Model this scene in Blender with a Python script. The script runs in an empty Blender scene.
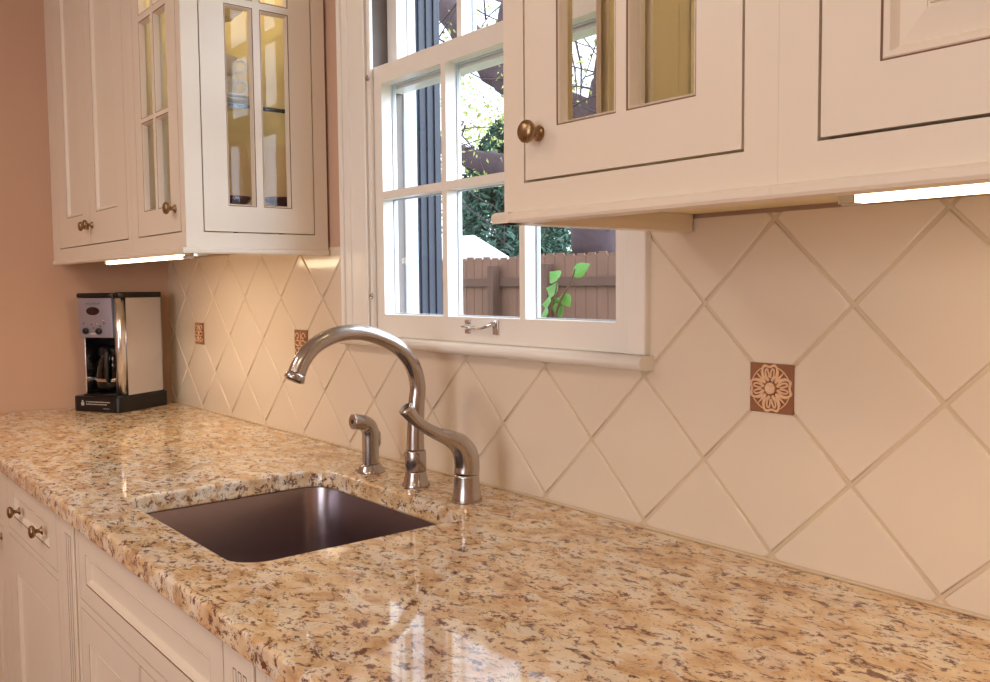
import bpy, bmesh, math, random
from mathutils import Vector, Matrix
random.seed(7)
S = bpy.context.scene
COL = S.collection
FLOOR = -0.924           # heights below are measured from the counter; everything is lifted at the end

# ------------------------------------------------------------------ materials
def lin(c):
    return tuple(((v/12.92) if v <= .04045 else ((v+.055)/1.055)**2.4) for v in c)
def rgb(r, g, b): return lin((r/255, g/255, b/255)) + (1,)

def mat(name, color, rough=.5, metal=0., bump=0., bscale=60, coat=0., var=0., vscale=8, spec=.5, aniso=0.):
    m = bpy.data.materials.new(name); m.use_nodes = True
    nt = m.node_tree; p = nt.nodes['Principled BSDF']
    p.inputs['Base Color'].default_value = color
    p.inputs['Roughness'].default_value = rough
    p.inputs['Metallic'].default_value = metal
    p.inputs['Specular IOR Level'].default_value = spec
    p.inputs['Coat Weight'].default_value = coat
    p.inputs['Coat Roughness'].default_value = .08
    tc = nt.nodes.new('ShaderNodeTexCoord')
    if var:
        n = nt.nodes.new('ShaderNodeTexNoise'); n.inputs['Scale'].default_value = vscale; n.inputs['Detail'].default_value = 4
        nt.links.new(tc.outputs['Object'], n.inputs['Vector'])
        mx = nt.nodes.new('ShaderNodeMix'); mx.data_type = 'RGBA'
        mx.inputs['A'].default_value = tuple(c*(1-var) for c in color[:3]) + (1,)
        mx.inputs['B'].default_value = tuple(min(1, c*(1+var)) for c in color[:3]) + (1,)
        nt.links.new(n.outputs['Fac'], mx.inputs['Factor']); nt.links.new(mx.outputs['Result'], p.inputs['Base Color'])
    if bump:
        n = nt.nodes.new('ShaderNodeTexNoise'); n.inputs['Scale'].default_value = bscale; n.inputs['Detail'].default_value = 3
        b = nt.nodes.new('ShaderNodeBump'); b.inputs['Strength'].default_value = bump; b.inputs['Distance'].default_value = .002
        nt.links.new(tc.outputs['Object'], n.inputs['Vector']); nt.links.new(n.outputs['Fac'], b.inputs['Height'])
        nt.links.new(b.outputs['Normal'], p.inputs['Normal'])
    return m

def brushed(name, color, rough, scale=(1, 1, 60), strength=.012):
    m = mat(name, color, rough, 1.)
    nt = m.node_tree; p = nt.nodes['Principled BSDF']
    tc = nt.nodes.new('ShaderNodeTexCoord'); mp = nt.nodes.new('ShaderNodeMapping'); mp.inputs['Scale'].default_value = scale
    n = nt.nodes.new('ShaderNodeTexNoise'); n.inputs['Scale'].default_value = 12; n.inputs['Detail'].default_value = 5
    nt.links.new(tc.outputs['Object'], mp.inputs['Vector']); nt.links.new(mp.outputs['Vector'], n.inputs['Vector'])
    mr = nt.nodes.new('ShaderNodeMapRange'); mr.inputs['To Min'].default_value = rough-.03; mr.inputs['To Max'].default_value = rough+.03
    nt.links.new(n.outputs['Fac'], mr.inputs['Value']); nt.links.new(mr.outputs['Result'], p.inputs['Roughness'])
    return m

def glass(name, tint=(1, 1, 1, 1), ior=1.45, rough=0.02, gloss=1.0, wave=0.):
    m = bpy.data.materials.new(name); m.use_nodes = True
    nt = m.node_tree; nt.nodes.clear()
    o = nt.nodes.new('ShaderNodeOutputMaterial'); mx = nt.nodes.new('ShaderNodeMixShader')
    t = nt.nodes.new('ShaderNodeBsdfTransparent'); t.inputs['Color'].default_value = tint
    g = nt.nodes.new('ShaderNodeBsdfGlossy'); g.inputs['Roughness'].default_value = rough
    g.inputs['Color'].default_value = (gloss, gloss, gloss, 1)
    f = nt.nodes.new('ShaderNodeFresnel'); f.inputs['IOR'].default_value = ior
    ge = nt.nodes.new('ShaderNodeNewGeometry'); iv = nt.nodes.new('ShaderNodeMath'); iv.operation = 'MULTIPLY_ADD'
    iv.inputs[1].default_value = -1; iv.inputs[2].default_value = 1; nt.links.new(ge.outputs['Backfacing'], iv.inputs[0])
    mu = nt.nodes.new('ShaderNodeMath'); mu.operation = 'MULTIPLY'; nt.links.new(f.outputs[0], mu.inputs[0]); nt.links.new(iv.outputs[0], mu.inputs[1])
    nt.links.new(mu.outputs[0], mx.inputs[0]); nt.links.new(t.outputs[0], mx.inputs[1]); nt.links.new(g.outputs[0], mx.inputs[2])
    nt.links.new(mx.outputs[0], o.inputs['Surface'])
    if wave:
        n = nt.nodes.new('ShaderNodeTexNoise'); n.inputs['Scale'].default_value = 9
        tc = nt.nodes.new('ShaderNodeTexCoord'); nt.links.new(tc.outputs['Object'], n.inputs['Vector'])
        b = nt.nodes.new('ShaderNodeBump'); b.inputs['Strength'].default_value = wave; b.inputs['Distance'].default_value = .01
        nt.links.new(n.outputs['Fac'], b.inputs['Height']); nt.links.new(b.outputs['Normal'], g.inputs['Normal'])
    return m

def emit(name, color, strength):
    m = bpy.data.materials.new(name); m.use_nodes = True
    nt = m.node_tree; nt.nodes.clear()
    o = nt.nodes.new('ShaderNodeOutputMaterial'); e = nt.nodes.new('ShaderNodeEmission')
    e.inputs['Color'].default_value = color; e.inputs['Strength'].default_value = strength
    nt.links.new(e.outputs[0], o.inputs['Surface']); return m

def granite():
    m = bpy.data.materials.new('granite'); m.use_nodes = True
    nt = m.node_tree; p = nt.nodes['Principled BSDF']; L = nt.links.new
    tc = nt.nodes.new('ShaderNodeTexCoord'); mp = nt.nodes.new('ShaderNodeMapping')
    mp.inputs['Rotation'].default_value = (0, 0, .35); mp.inputs['Scale'].default_value = (1.0, 1.5, 1.3)
    L(tc.outputs['Object'], mp.inputs['Vector'])
    wn = nt.nodes.new('ShaderNodeTexNoise'); wn.inputs['Scale'].default_value = 16; wn.inputs['Detail'].default_value = 4
    L(mp.outputs['Vector'], wn.inputs['Vector'])
    va = nt.nodes.new('ShaderNodeVectorMath'); va.operation = 'MULTIPLY_ADD'
    va.inputs[1].default_value = (.05, .05, .05); L(wn.outputs['Color'], va.inputs[0]); L(mp.outputs['Vector'], va.inputs[2])
    V = va.outputs[0]
    def noise(sc, det=6, rough=.6, src=None):
        n = nt.nodes.new('ShaderNodeTexNoise'); n.inputs['Scale'].default_value = sc; n.inputs['Detail'].default_value = det
        n.inputs['Roughness'].default_value = rough; L(src or V, n.inputs['Vector']); return n.outputs['Fac']
    def ramp(fac, stops):
        r = nt.nodes.new('ShaderNodeValToRGB'); e = r.color_ramp.elements
        while len(e) < len(stops): e.new(.5)
        for i, (pos, c) in enumerate(stops): e[i].position = pos; e[i].color = c
        L(fac, r.inputs['Fac']); return r.outputs['Color']
    def mix(a, b, fac):
        x = nt.nodes.new('ShaderNodeMix'); x.data_type = 'RGBA'
        L(a, x.inputs['A'])
        if isinstance(b, tuple): x.inputs['B'].default_value = b
        else: L(b, x.inputs['B'])
        L(fac, x.inputs['Factor']); return x.outputs['Result']
    w = lambda v: (v, v, v, 1)
    base = ramp(noise(22, 5), [(.30, rgb(192, 148, 106)), (.44, rgb(226, 194, 152)), (.57, rgb(240, 216, 180)), (.74, rgb(248, 236, 218))])
    vo = nt.nodes.new('ShaderNodeTexVoronoi'); vo.inputs['Scale'].default_value = 30; L(V, vo.inputs['Vector'])
    sp = nt.nodes.new('ShaderNodeSeparateColor'); L(vo.outputs['Color'], sp.inputs['Color'])
    flakes = ramp(sp.outputs[0], [(.66, w(0)), (.74, w(.8))])
    c = mix(base, rgb(240, 226, 206), flakes)
    gold = ramp(noise(14, 3), [(.5, w(0)), (.64, w(.5))])
    c = mix(c, rgb(206, 154, 100), gold)
    brown = ramp(noise(58, 9, .74), [(.525, w(0)), (.59, w(.95))])
    c = mix(c, rgb(104, 54, 38), brown)
    dark = ramp(noise(88, 8, .72), [(.57, w(0)), (.63, w(.92))])
    c = mix(c, rgb(48, 22, 26), dark)
    L(c, p.inputs['Base Color'])
    p.inputs['Roughness'].default_value = .05
    p.inputs['Specular IOR Level'].default_value = .7
    b = nt.nodes.new('ShaderNodeBump'); b.inputs['Strength'].default_value = .015; b.inputs['Distance'].default_value = .001
    L(noise(60, 3), b.inputs['Height']); L(b.outputs['Normal'], p.inputs['Normal'])
    return m

M = {}
M['cream'] = mat('cabinet_paint', rgb(236, 222, 202), .34, bump=.03, bscale=40, var=.02)
M['glaze'] = mat('brown_glaze', rgb(120, 82, 56), .6)
M['yellow'] = mat('cabinet_interior', rgb(246, 232, 188), .5, var=.02)
M['wood'] = mat('cabinet_underside', rgb(214, 170, 118), .5, var=.08, vscale=20)
M['trim'] = mat('window_trim_paint', rgb(243, 236, 226), .32, bump=.04, bscale=25, var=.03)
M['wall'] = mat('wall_paint', rgb(208, 170, 144), .75, bump=.08, bscale=180, var=.02)
M['ceil'] = mat('ceiling_paint', rgb(236, 224, 206), .9)
M['floor'] = mat('floor_wood', rgb(150, 100, 62), .4, var=.2, vscale=6)
M['tile'] = mat('glazed_tile', rgb(230, 212, 190), .10, bump=.05, bscale=7, var=.035, vscale=5)
M['grout'] = mat('tile_grout', rgb(216, 192, 160), .6, bump=.2, bscale=200)
M['granite'] = granite()
M['nickel'] = brushed('brushed_nickel', rgb(186, 178, 172), .22, (1, 1, 40), 0.)
M['steel'] = mat('sink_steel', rgb(172, 160, 164), .27, 1.)
M['ss'] = brushed('stainless_panel', rgb(222, 220, 224), .24, (1, 1, 50), 0.)
M['silver'] = mat('silver_panel', rgb(176, 178, 198), .38, .8)
M['brass'] = mat('antique_brass', rgb(158, 132, 100), .33, 1., var=.25, vscale=50)
M['black'] = mat('black_plastic', rgb(15, 11, 13), .3)
M['dark'] = mat('dark_display', rgb(36, 14, 18), .12)
M['white_print'] = mat('white_print', rgb(225, 215, 210), .6)
M['grey_print'] = mat('grey_print', rgb(130, 128, 140), .5)
M['chrome'] = mat('chrome', rgb(205, 200, 200), .12, 1.)
M['pane'] = glass('window_glass', (.97, .98, .99, 1), 1.4, .0, .5, .25)
M['cabglass'] = glass('cabinet_glass', (.99, .99, .98, 1), 1.35, .0, .8)
M['shelfglass'] = glass('shelf_glass', (.97, .98, .97, 1), 1.4)
M['shelfedge'] = mat('shelf_glass_edge', rgb(30, 44, 46), .15)
M['carafe'] = glass('carafe_glass', (.42, .34, .33, 1), 1.5)
M['plum'] = glass('plum_glass', (.99, .962, .958, 1), 1.3)
M['plumd'] = mat('plum_glass_base', rgb(92, 34, 48), .08, spec=.6)
M['china'] = mat('white_china', rgb(236, 232, 228), .15)
M['bowl'] = mat('beige_china', rgb(224, 206, 170), .2, var=.06, vscale=30)
M['terra'] = mat('accent_relief', rgb(232, 190, 152), .35, var=.06, vscale=60)
M['terrad'] = mat('accent_ground', rgb(146, 96, 64), .45, var=.12, vscale=60)
M['tube'] = emit('fluorescent_tube', rgb(255, 232, 190), 9)
M['jambgrey'] = mat('weathered_jamb', rgb(118, 108, 102), .8, var=.2, vscale=15)
M['white_ext'] = mat('exterior_white', rgb(196, 202, 208), .6)
M['slate'] = mat('slate_paint', rgb(44, 48, 60), .6, var=.15, vscale=12)
M['fence'] = mat('cedar_boards', rgb(118, 86, 70), .85, var=.28, vscale=3, bump=.2, bscale=20)
M['fencer'] = mat('cedar_rail', rgb(92, 66, 54), .85, var=.25, vscale=4)
M['bark'] = mat('tree_bark', rgb(76, 60, 64), .9, bump=1., bscale=25, var=.35, vscale=14)
M['ever'] = mat('evergreen_needles', rgb(52, 84, 68), .7, var=.45, vscale=3)
M['leafy'] = mat('autumn_leaves', rgb(168, 176, 100), .7, var=.35, vscale=2)
M['leaf'] = mat('spring_leaf', rgb(88, 150, 62), .5, var=.15, vscale=20)
M['stem'] = mat('sapling_stem', rgb(92, 70, 50), .8)
M['grass'] = mat('lawn', rgb(96, 110, 60), .9, var=.3)
M['siding'] = mat('white_roofing', rgb(228, 230, 236), .7)
M['duct'] = mat('metal_bracket', rgb(40, 34, 32), .5, .6)

# ------------------------------------------------------------------ mesh helpers
class B:
    def __init__(s): s.bm = bmesh.new(); s.mats = []; s.T = Matrix.Identity(4)
    def mi(s, m):
        if m not in s.mats: s.mats.append(m)
        return s.mats.index(m)
    def vs(s, pts): return [s.bm.verts.new(s.T @ Vector(p)) for p in pts]
    def f(s, vs, m, smooth=False):
        try: fc = s.bm.faces.new(vs)
        except ValueError: return None
        fc.material_index = s.mi(m); fc.smooth = smooth; return fc
    def box(s, x0, x1, y0, y1, z0, z1, m, bev=0., seg=2):
        x0, x1 = min(x0, x1), max(x0, x1); y0, y1 = min(y0, y1), max(y0, y1); z0, z1 = min(z0, z1), max(z0, z1)
        v = s.vs([(x0,y0,z0),(x1,y0,z0),(x1,y1,z0),(x0,y1,z0),(x0,y0,z1),(x1,y0,z1),(x1,y1,z1),(x0,y1,z1)])
        fs = [s.f([v[i] for i in q], m) for q in ((3,2,1,0),(4,5,6,7),(0,1,5,4),(1,2,6,5),(2,3,7,6),(3,0,4,7))]
        if bev:
            es = list({e for fc in fs for e in fc.edges})
            r = bmesh.ops.bevel(s.bm, geom=es, offset=bev, segments=seg, affect='EDGES', profile=.5)
            for fc in r['faces']: fc.smooth = True; fc.material_index = s.mi(m)
    def loops(s, loops, m, smooth=True, cap0=False, cap1=False, closed=True):
        R = [s.vs(l) for l in loops]; n = len(R[0])
        for a, b in zip(R, R[1:]):
            for i in range(n if closed else n-1):
                j = (i+1) % n; s.f([a[i], a[j], b[j], b[i]], m, smooth)
        if cap0: s.f(R[0][::-1], m)
        if cap1: s.f(R[-1], m)
        return R
    def prism(s, poly, z0, z1, m, bev=0.):
        a = s.vs([(x, y, z0) for x, y in poly]); b = s.vs([(x, y, z1) for x, y in poly]); n = len(poly)
        fs = [s.f(a[::-1], m), s.f(b, m)] + [s.f([a[i], a[(i+1) % n], b[(i+1) % n], b[i]], m) for i in range(n)]
        if bev:
            es = list({e for fc in fs for e in fc.edges})
            r = bmesh.ops.bevel(s.bm, geom=es, offset=bev, segments=2, affect='EDGES', profile=.5)
            for fc in r['faces']: fc.smooth = True; fc.material_index = s.mi(m)
    def lathe(s, prof, c, m, seg=28, axis='z', smooth=True, cap=True, a0=0, a1=2*math.pi):
        L = []
        for r, h in prof:
            ring = []
            for k in range(seg):
                a = a0+(a1-a0)*k/seg
                p = (r*math.cos(a), r*math.sin(a), h)
                if axis == 'y': p = (p[0], h, p[1])
                if axis == 'x': p = (h, p[0], p[1])
                ring.append((c[0]+p[0], c[1]+p[1], c[2]+p[2]))
            L.append(ring)
        s.loops(L, m, smooth, cap and prof[0][0] > 1e-5, cap and prof[-1][0] > 1e-5)
    def tube(s, pts, rad, m, seg=16, caps=True, flat=None):
        pts = [Vector(p) for p in pts]; n = len(pts)
        if not isinstance(rad, (list, tuple)): rad = [rad]*n
        up = None; L = []
        for i, p in enumerate(pts):
            t = (pts[min(i+1, n-1)]-pts[max(i-1, 0)]).normalized()
            if up is None:
                a = Vector((0, 0, 1)) if abs(t.z) < .9 else Vector((1, 0, 0)); up = (a-t*a.dot(t)).normalized()
            else: up = (up-t*up.dot(t)).normalized()
            sd = t.cross(up)
            L.append([tuple(p+rad[i]*(math.cos(2*math.pi*k/seg)*sd+math.sin(2*math.pi*k/seg)*up)) for k in range(seg)])
        s.loops(L, m, True, caps, caps)
    def ob(s, name, parent=None, recalc=True):
        if recalc: bmesh.ops.recalc_face_normals(s.bm, faces=s.bm.faces)
        me = bpy.data.meshes.new(name); s.bm.to_mesh(me); s.bm.free()
        for m in s.mats: me.materials.append(m)
        o = bpy.data.objects.new(name, me); COL.objects.link(o)
        if parent: o.parent = parent
        return o

def smooth_path(pts, n=8):
    P = [Vector(p) for p in pts]; out = []
    for i in range(len(P)-1):
        p0, p1, p2, p3 = P[max(i-1, 0)], P[i], P[i+1], P[min(i+2, len(P)-1)]
        for k in range(n):
            t = k/n
            out.append(.5*((2*p1)+(p2-p0)*t+(2*p0-5*p1+4*p2-p3)*t*t+(-p0+3*p1-3*p2+p3)*t**3))
    out.append(P[-1]); return out
def interp(vals, n=8):
    out = []
    for a, b in zip(vals, vals[1:]): out += [a+(b-a)*k/n for k in range(n)]
    return out+[vals[-1]]

def tag(o, label=None, cat=None, group=None, kind=None):
    if label: o['label'] = label
    if cat: o['category'] = cat
    if group: o['group'] = group
    if kind: o['kind'] = kind
    return o
def empty(name, loc, label=None, cat=None, group=None, kind=None, rz=0):
    o = bpy.data.objects.new(name, None); COL.objects.link(o); o.location = loc; o.rotation_euler = (0, 0, rz)
    o.empty_display_size = .05
    return tag(o, label, cat, group, kind)

# frames for door builders: (u along, v up, w outward)
def front(y): return Matrix(((1,0,0,0),(0,0,-1,y),(0,1,0,0),(0,0,0,1)))            # faces -y
def endp(x): return Matrix(((0,0,1,x),(1,0,0,0),(0,1,0,0),(0,0,0,1)))              # faces +x, u = y
def endm(x): return Matrix(((0,0,-1,x),(-1,0,0,0),(0,1,0,0),(0,0,0,1)))            # faces -x, u = -y

def bar(b, u0, u1, v0, v1, w0, w1, m, bev=.0012):
    b.box(u0, u1, v0, v1, w0, w1, m, bev, 1)
def rim(b, u0, u1, v0, v1, w_hi, w_lo, wd, m, g=.0016):
    """moulded edge inside an opening: thin brown glaze line, then a sloping lip"""
    def q(i, w): return [(u0+i, v0+i, w), (u1-i, v0+i, w), (u1-i, v1-i, w), (u0+i, v1-i, w)]
    b.loops([q(0, w_hi-.0004), q(g, w_hi-.0012)], M['glaze'], False)
    b.loops([q(g, w_hi-.0012), q(g+.001, w_hi-.0002), q(wd*.6, w_hi-.002), q(wd, w_lo)], m, False)
def framed(b, u0, u1, v0, v1, holes, w0, w1, m):
    """flat frame u0..u1 x v0..v1 with rectangular holes laid on a grid"""
    us = sorted({u0, u1} | {h[0] for h in holes} | {h[1] for h in holes})
    vs = sorted({v0, v1} | {h[2] for h in holes} | {h[3] for h in holes})
    solid = lambda i, j: 0 <= i < len(us)-1 and 0 <= j < len(vs)-1 and not any(h[0]-1e-6 <= (us[i]+us[i+1])/2 <= h[1]+1e-6 and h[2]-1e-6 <= (vs[j]+vs[j+1])/2 <= h[3]+1e-6 for h in holes)
    g = {}
    def V(i, j, w):
        k = (i, j, w)
        if k not in g: g[k] = b.vs([(us[i], vs[j], w)])[0]
        return g[k]
    for i in range(len(us)-1):
        for j in range(len(vs)-1):
            if not solid(i, j): continue
            b.f([V(i,j,w1), V(i+1,j,w1), V(i+1,j+1,w1), V(i,j+1,w1)], m)
            b.f([V(i,j,w0), V(i,j+1,w0), V(i+1,j+1,w0), V(i+1,j,w0)], m)
            if not solid(i-1, j): b.f([V(i,j,w0), V(i,j,w1), V(i,j+1,w1), V(i,j+1,w0)], m)
            if not solid(i+1, j): b.f([V(i+1,j,w0), V(i+1,j+1,w0), V(i+1,j+1,w1), V(i+1,j,w1)], m)
            if not solid(i, j-1): b.f([V(i,j,w0), V(i+1,j,w0), V(i+1,j,w1), V(i,j,w1)], m)
            if not solid(i, j+1): b.f([V(i,j+1,w0), V(i,j+1,w1), V(i+1,j+1,w1), V(i+1,j+1,w0)], m)
TH = .02
def inner_panel(b, u0, u1, v0, v1, m, raised):
    """panel filling an opening: sunk ground, and a raised field when asked"""
    def q(i, w): return [(u0+i, v0+i, w), (u1-i, v0+i, w), (u1-i, v1-i, w), (u0+i, v1-i, w)]
    if raised:
        b.loops([q(-.002, -.016), q(-.002, -.009), q(.010, -.009), q(.034, -.0035), q(.0345, -.0045), q(.0362, -.0045), q(.0366, -.002)], m, False, True, True)
    else:
        b.loops([q(-.002, -.016), q(-.002, -.008)], m, False, True, True)
def door(name, T, u0, u1, v0, v1, op, parent, glassy=False, raised=False, knob=None, mcream=None):
    """op = list of openings inside the door; returns the door object"""
    mc = mcream or M['cream']
    b = B(); b.T = T
    framed(b, u0, u1, v0, v1, op, -TH, 0, mc)
    for o in op: rim(b, *o, 0, -.009 if not glassy else -.012, .006 if glassy else .011, mc)
    d = b.ob(name, parent)
    for o in op:
        p = B(); p.T = T
        if glassy:
            p.box(o[0]+.002, o[1]-.002, o[2]+.002, o[3]-.002, -.0165, -.0135, M['cabglass']); p.ob('pane', d)
        else:
            inner_panel(p, *o, mc, raised); p.ob('panel', d)
    if knob: make_knob(T, knob, d)
    return d
def make_knob(T, uv, parent, r=.0165):
    b = B(); b.T = T @ Matrix.Translation((uv[0], uv[1], 0))
    s_ = r/.0165
    pr = [(.0088,0),(.0088,.001),(.0068,.0026),(.0042,.005),(.0040,.0105),(.0066,.0130),(.0112,.0152),(.0128,.0182),(.0126,.021),(.0105,.0235),(.006,.0248),(.0003,.0252)]
    b.lathe([(a*s_, h*s_) for a, h in pr], (0, 0, 0), M['brass'], 20)
    k = b.ob('knob', parent); k['label'] = 'round antique brass knob'; return k

# ------------------------------------------------------------------ the room
WXL = lambda y: -.045+.14*y          # the left wall leans slightly out of square
def wall_left():
    b = B(); y0, y1 = .2, -3.4
    b.prism([(WXL(y1), y1), (WXL(y0), y0), (WXL(y0)-.12, y0), (WXL(y1)-.12, y1)], FLOOR, 1.516, M['wall'])
    tag(b.ob('wall_left'), kind='structure')
wall_left()
OX0, OX1, OZ0, OZ1 = 1.205, 1.962, .215, 1.28
def wall_back():
    b = B(); b.T = Matrix(((1,0,0,0),(0,0,1,0),(0,1,0,0),(0,0,0,1)))
    framed(b, -.3, 4.3, FLOOR, 1.516, [(OX0, OX1, OZ0, OZ1)], .0045, .17, M['wall'])
    tag(b.ob('wall_back'), kind='structure')
wall_back()
b = B(); b.box(4.2, 4.3, -3.4, .0, FLOOR, 1.516, M['wall']); tag(b.ob('wall_right'), kind='structure')
b = B(); b.T = Matrix(((1,0,0,0),(0,0,1,0),(0,1,0,0),(0,0,0,1)))
framed(b, -.7, 4.3, FLOOR, 1.516, [(1.9, 3.5, -.1, 1.2)], -3.5, -3.4, M['wall']); tag(b.ob('wall_front'), kind='structure')  # opening made for the assumed window behind the camera
b = B(); b.box(-.7, 4.3, -3.5, .17, FLOOR-.1, FLOOR, M['floor']); tag(b.ob('floor'), kind='structure')
b = B(); b.box(-.7, 4.3, -3.5, .17, 1.516, 1.6, M['ceil']); tag(b.ob('ceiling'), kind='structure')

# ------------------------------------------------------------------ backsplash: diamond tiles, real grout channels
D = .219
ACC = [(1*D, D), (4*D, D), (10*D, D)]
def backsplash():
    b = B(); gt = .0135; bv = .014; rnd = random.Random(3)
    X0, X1, Z0, Z1 = -.044, 3.15, -.0105, .446
    amin, amax = math.floor((X0+Z0)/D)-1, math.ceil((X1+Z1)/D)+1
    bmin, bmax = math.floor((X0-Z1)/D)-1, math.ceil((X1-Z0)/D)+1
    for i in range(amin, amax):
        for j in range(bmin, bmax):
            cx, cz = (i+.5+j+.5)*D/2, (i+.5-j-.5)*D/2
            if not (X0-D/2 < cx < X1+D/2 and Z0-D/2 < cz < Z1+D/2): continue
            if 1.31 < cx < 1.86 and cz > .4: continue
            tx, tz = rnd.uniform(-.006, .006), rnd.uniform(-.006, .006)
            def P(a, c, y, tilt=1):
                x, z = (a+c)*D/2, (a-c)*D/2
                return (x, -y+(tx*(x-cx)+tz*(z-cz))*tilt, z)
            def ring(ins, y, tilt=1):
                return [P(i+ins, j+ins, y, tilt), P(i+1-ins, j+ins, y, tilt), P(i+1-ins, j+1-ins, y, tilt), P(i+ins, j+1-ins, y, tilt)]
            b.loops([ring(gt, -.003, 0), ring(gt+.003, -.0012), ring(gt+.007, -.0003), ring(gt+bv, 0)], M['tile'], True)
            b.f(b.vs(ring(gt+bv, 0)), M['tile'])
            b.loops([ring(0, -.0026, 0), ring(gt, -.0026, 0)], M['grout'], False)
    bm = b.bm
    def cut(co, no, clear):
        g = list(bm.verts)+list(bm.edges)+list(bm.faces)
        bmesh.ops.bisect_plane(bm, geom=g, dist=1e-6, plane_co=co, plane_no=no, clear_outer=clear, clear_inner=False)
    cut((X0,0,0), (-1,0,0), True); cut((X1,0,0), (1,0,0), True); cut((0,0,Z0), (0,0,-1), True); cut((0,0,Z1), (0,0,1), True)
    cut((1.2,0,0), (1,0,0), False); cut((1.97,0,0), (1,0,0), False); cut((0,0,.235), (0,0,1), False)
    kill = [f for f in bm.faces if 1.2 < f.calc_center_median().x < 1.97 and f.calc_center_median().z > .235]
    bmesh.ops.delete(bm, geom=kill, context='FACES')
    o = b.ob('trim_1', recalc=False)
    # make every face look into the room
    me = o.data; bm2 = bmesh.new(); bm2.from_mesh(me)
    for f in bm2.faces:
        if f.normal.y > 0: f.normal_flip()
    bm2.to_mesh(me); bm2.free()
    # caulk line along the counter
    tag(o, 'cream glazed diamond tile backsplash between counter and wall cabinets', 'backsplash', kind='structure')
    c = B(); c.box(-.04, 3.15, -.004, .004, -.0105, -.006, M['grout'], .001, 1); c.ob('caulk', o)
backsplash()

def accent(x, z, label, flower, seed):
    r = empty('accent_tile', (x, 0, z), label, 'tile', 'relief accent tiles on the backsplash')
    h = .0322; q = 1.13
    b = B(); b.box(-h, h, -.0035, .0042, -h, h, M['terrad'], .0012, 1)
    b.box(-h-.002, h+.002, .0005, .003, -h-.002, h+.002, M['grout'])
    b.ob('tile_body', r)
    b = B(); y = -.0035
    def blob(pts, rad): b.tube([(p[0]*q, y-.0006, p[1]*q) for p in pts], rad, M['terra'], 8)
    lq = lambda pr: [(a*q, c) for a, c in pr]
    if flower:
        b.lathe([(.0296, 0), (.0296, -.0014), (.0284, -.0014), (.0284, 0)], (0, y, 0), M['terra'], 32, 'y', cap=False)
        b.lathe([(.0075, 0), (.0075, -.003), (.0062, -.0042), (.0048, -.003), (.0042, -.0024), (.003, -.004), (.0003, -.0046)], (0, y, 0), M['terra'], 24, 'y')
        for k in range(4):
            a = k*math.pi/2+.06
            def R(u, v): return (u*math.cos(a)-v*math.sin(a), u*math.sin(a)+v*math.cos(a))
            out = smooth_path([(.0085,-.002,0),(.014,-.0078,0),(.0205,-.0098,0),(.0262,-.007,0),(.0245,0,0),(.0262,.007,0),(.0205,.0098,0),(.014,.0078,0),(.0085,.002,0)], 6)
            blob([R(p.x, p.y) for p in out], .0016)
            for sgn in (-1, 1):
                inn = smooth_path([(.0095,sgn*.0012,0),(.014,sgn*.0048,0),(.020,sgn*.0058,0),(.0222,sgn*.0035,0),(.018,sgn*.0016,0),(.012,sgn*.0008,0)], 5)
                blob([R(p.x, p.y) for p in inn], [.0007]+[.0013]*(len(inn)-2)+[.0007])
            a += math.pi/4
            for sgn in (-1, 0, 1):
                lf = smooth_path([(.009, sgn*.0006, 0), (.016, sgn*.0026, 0), (.0245-.002*abs(sgn), sgn*.0062, 0)], 5)
                blob([R(p.x, p.y) for p in lf], interp([.0008, .0017, .0006], 5))
        nm = 'flower_relief'
    else:
        rr = random.Random(seed)
        for sgn in (1, -1):
            for s2 in (1, -1):
                sp = [(s2*(.013+(.0105-.0011*k)*math.cos(k*.7)), 0, sgn*(.0135+(.0105-.0011*k)*math.sin(k*.7))) for k in range(9)]
                sp = smooth_path(sp, 4); blob([(p.x, p.z) for p in sp], .0017)
                lf = smooth_path([(s2*.002, 0, sgn*.003), (s2*.012, 0, sgn*.006), (s2*.024, 0, sgn*.002)], 5); blob([(p.x, p.z) for p in lf], interp([.001, .002, .0008], 5))
            lf = smooth_path([(0, 0, sgn*.004), (sgn*.002, 0, sgn*.014), (0, 0, sgn*.025)], 5); blob([(p.x, p.z) for p in lf], interp([.001, .0022, .0008], 5))
        b.lathe([(.005, 0), (.005, -.002), (.0025, -.0035), (.0003, -.0038)], (0, y, 0), M['terra'], 16, 'y')
        nm = 'scroll_relief'
    b.ob(nm, r)
accent(ACC[2][0], ACC[2][1], 'brown and cream flower relief accent tile right of the window', True, 0)
accent(ACC[1][0], ACC[1][1], 'small scroll relief accent tile on the backsplash behind the faucet spout', False, 1)
accent(ACC[0][0], ACC[0][1], 'small scroll relief accent tile on the backsplash nearest the coffee maker', False, 2)

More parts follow.
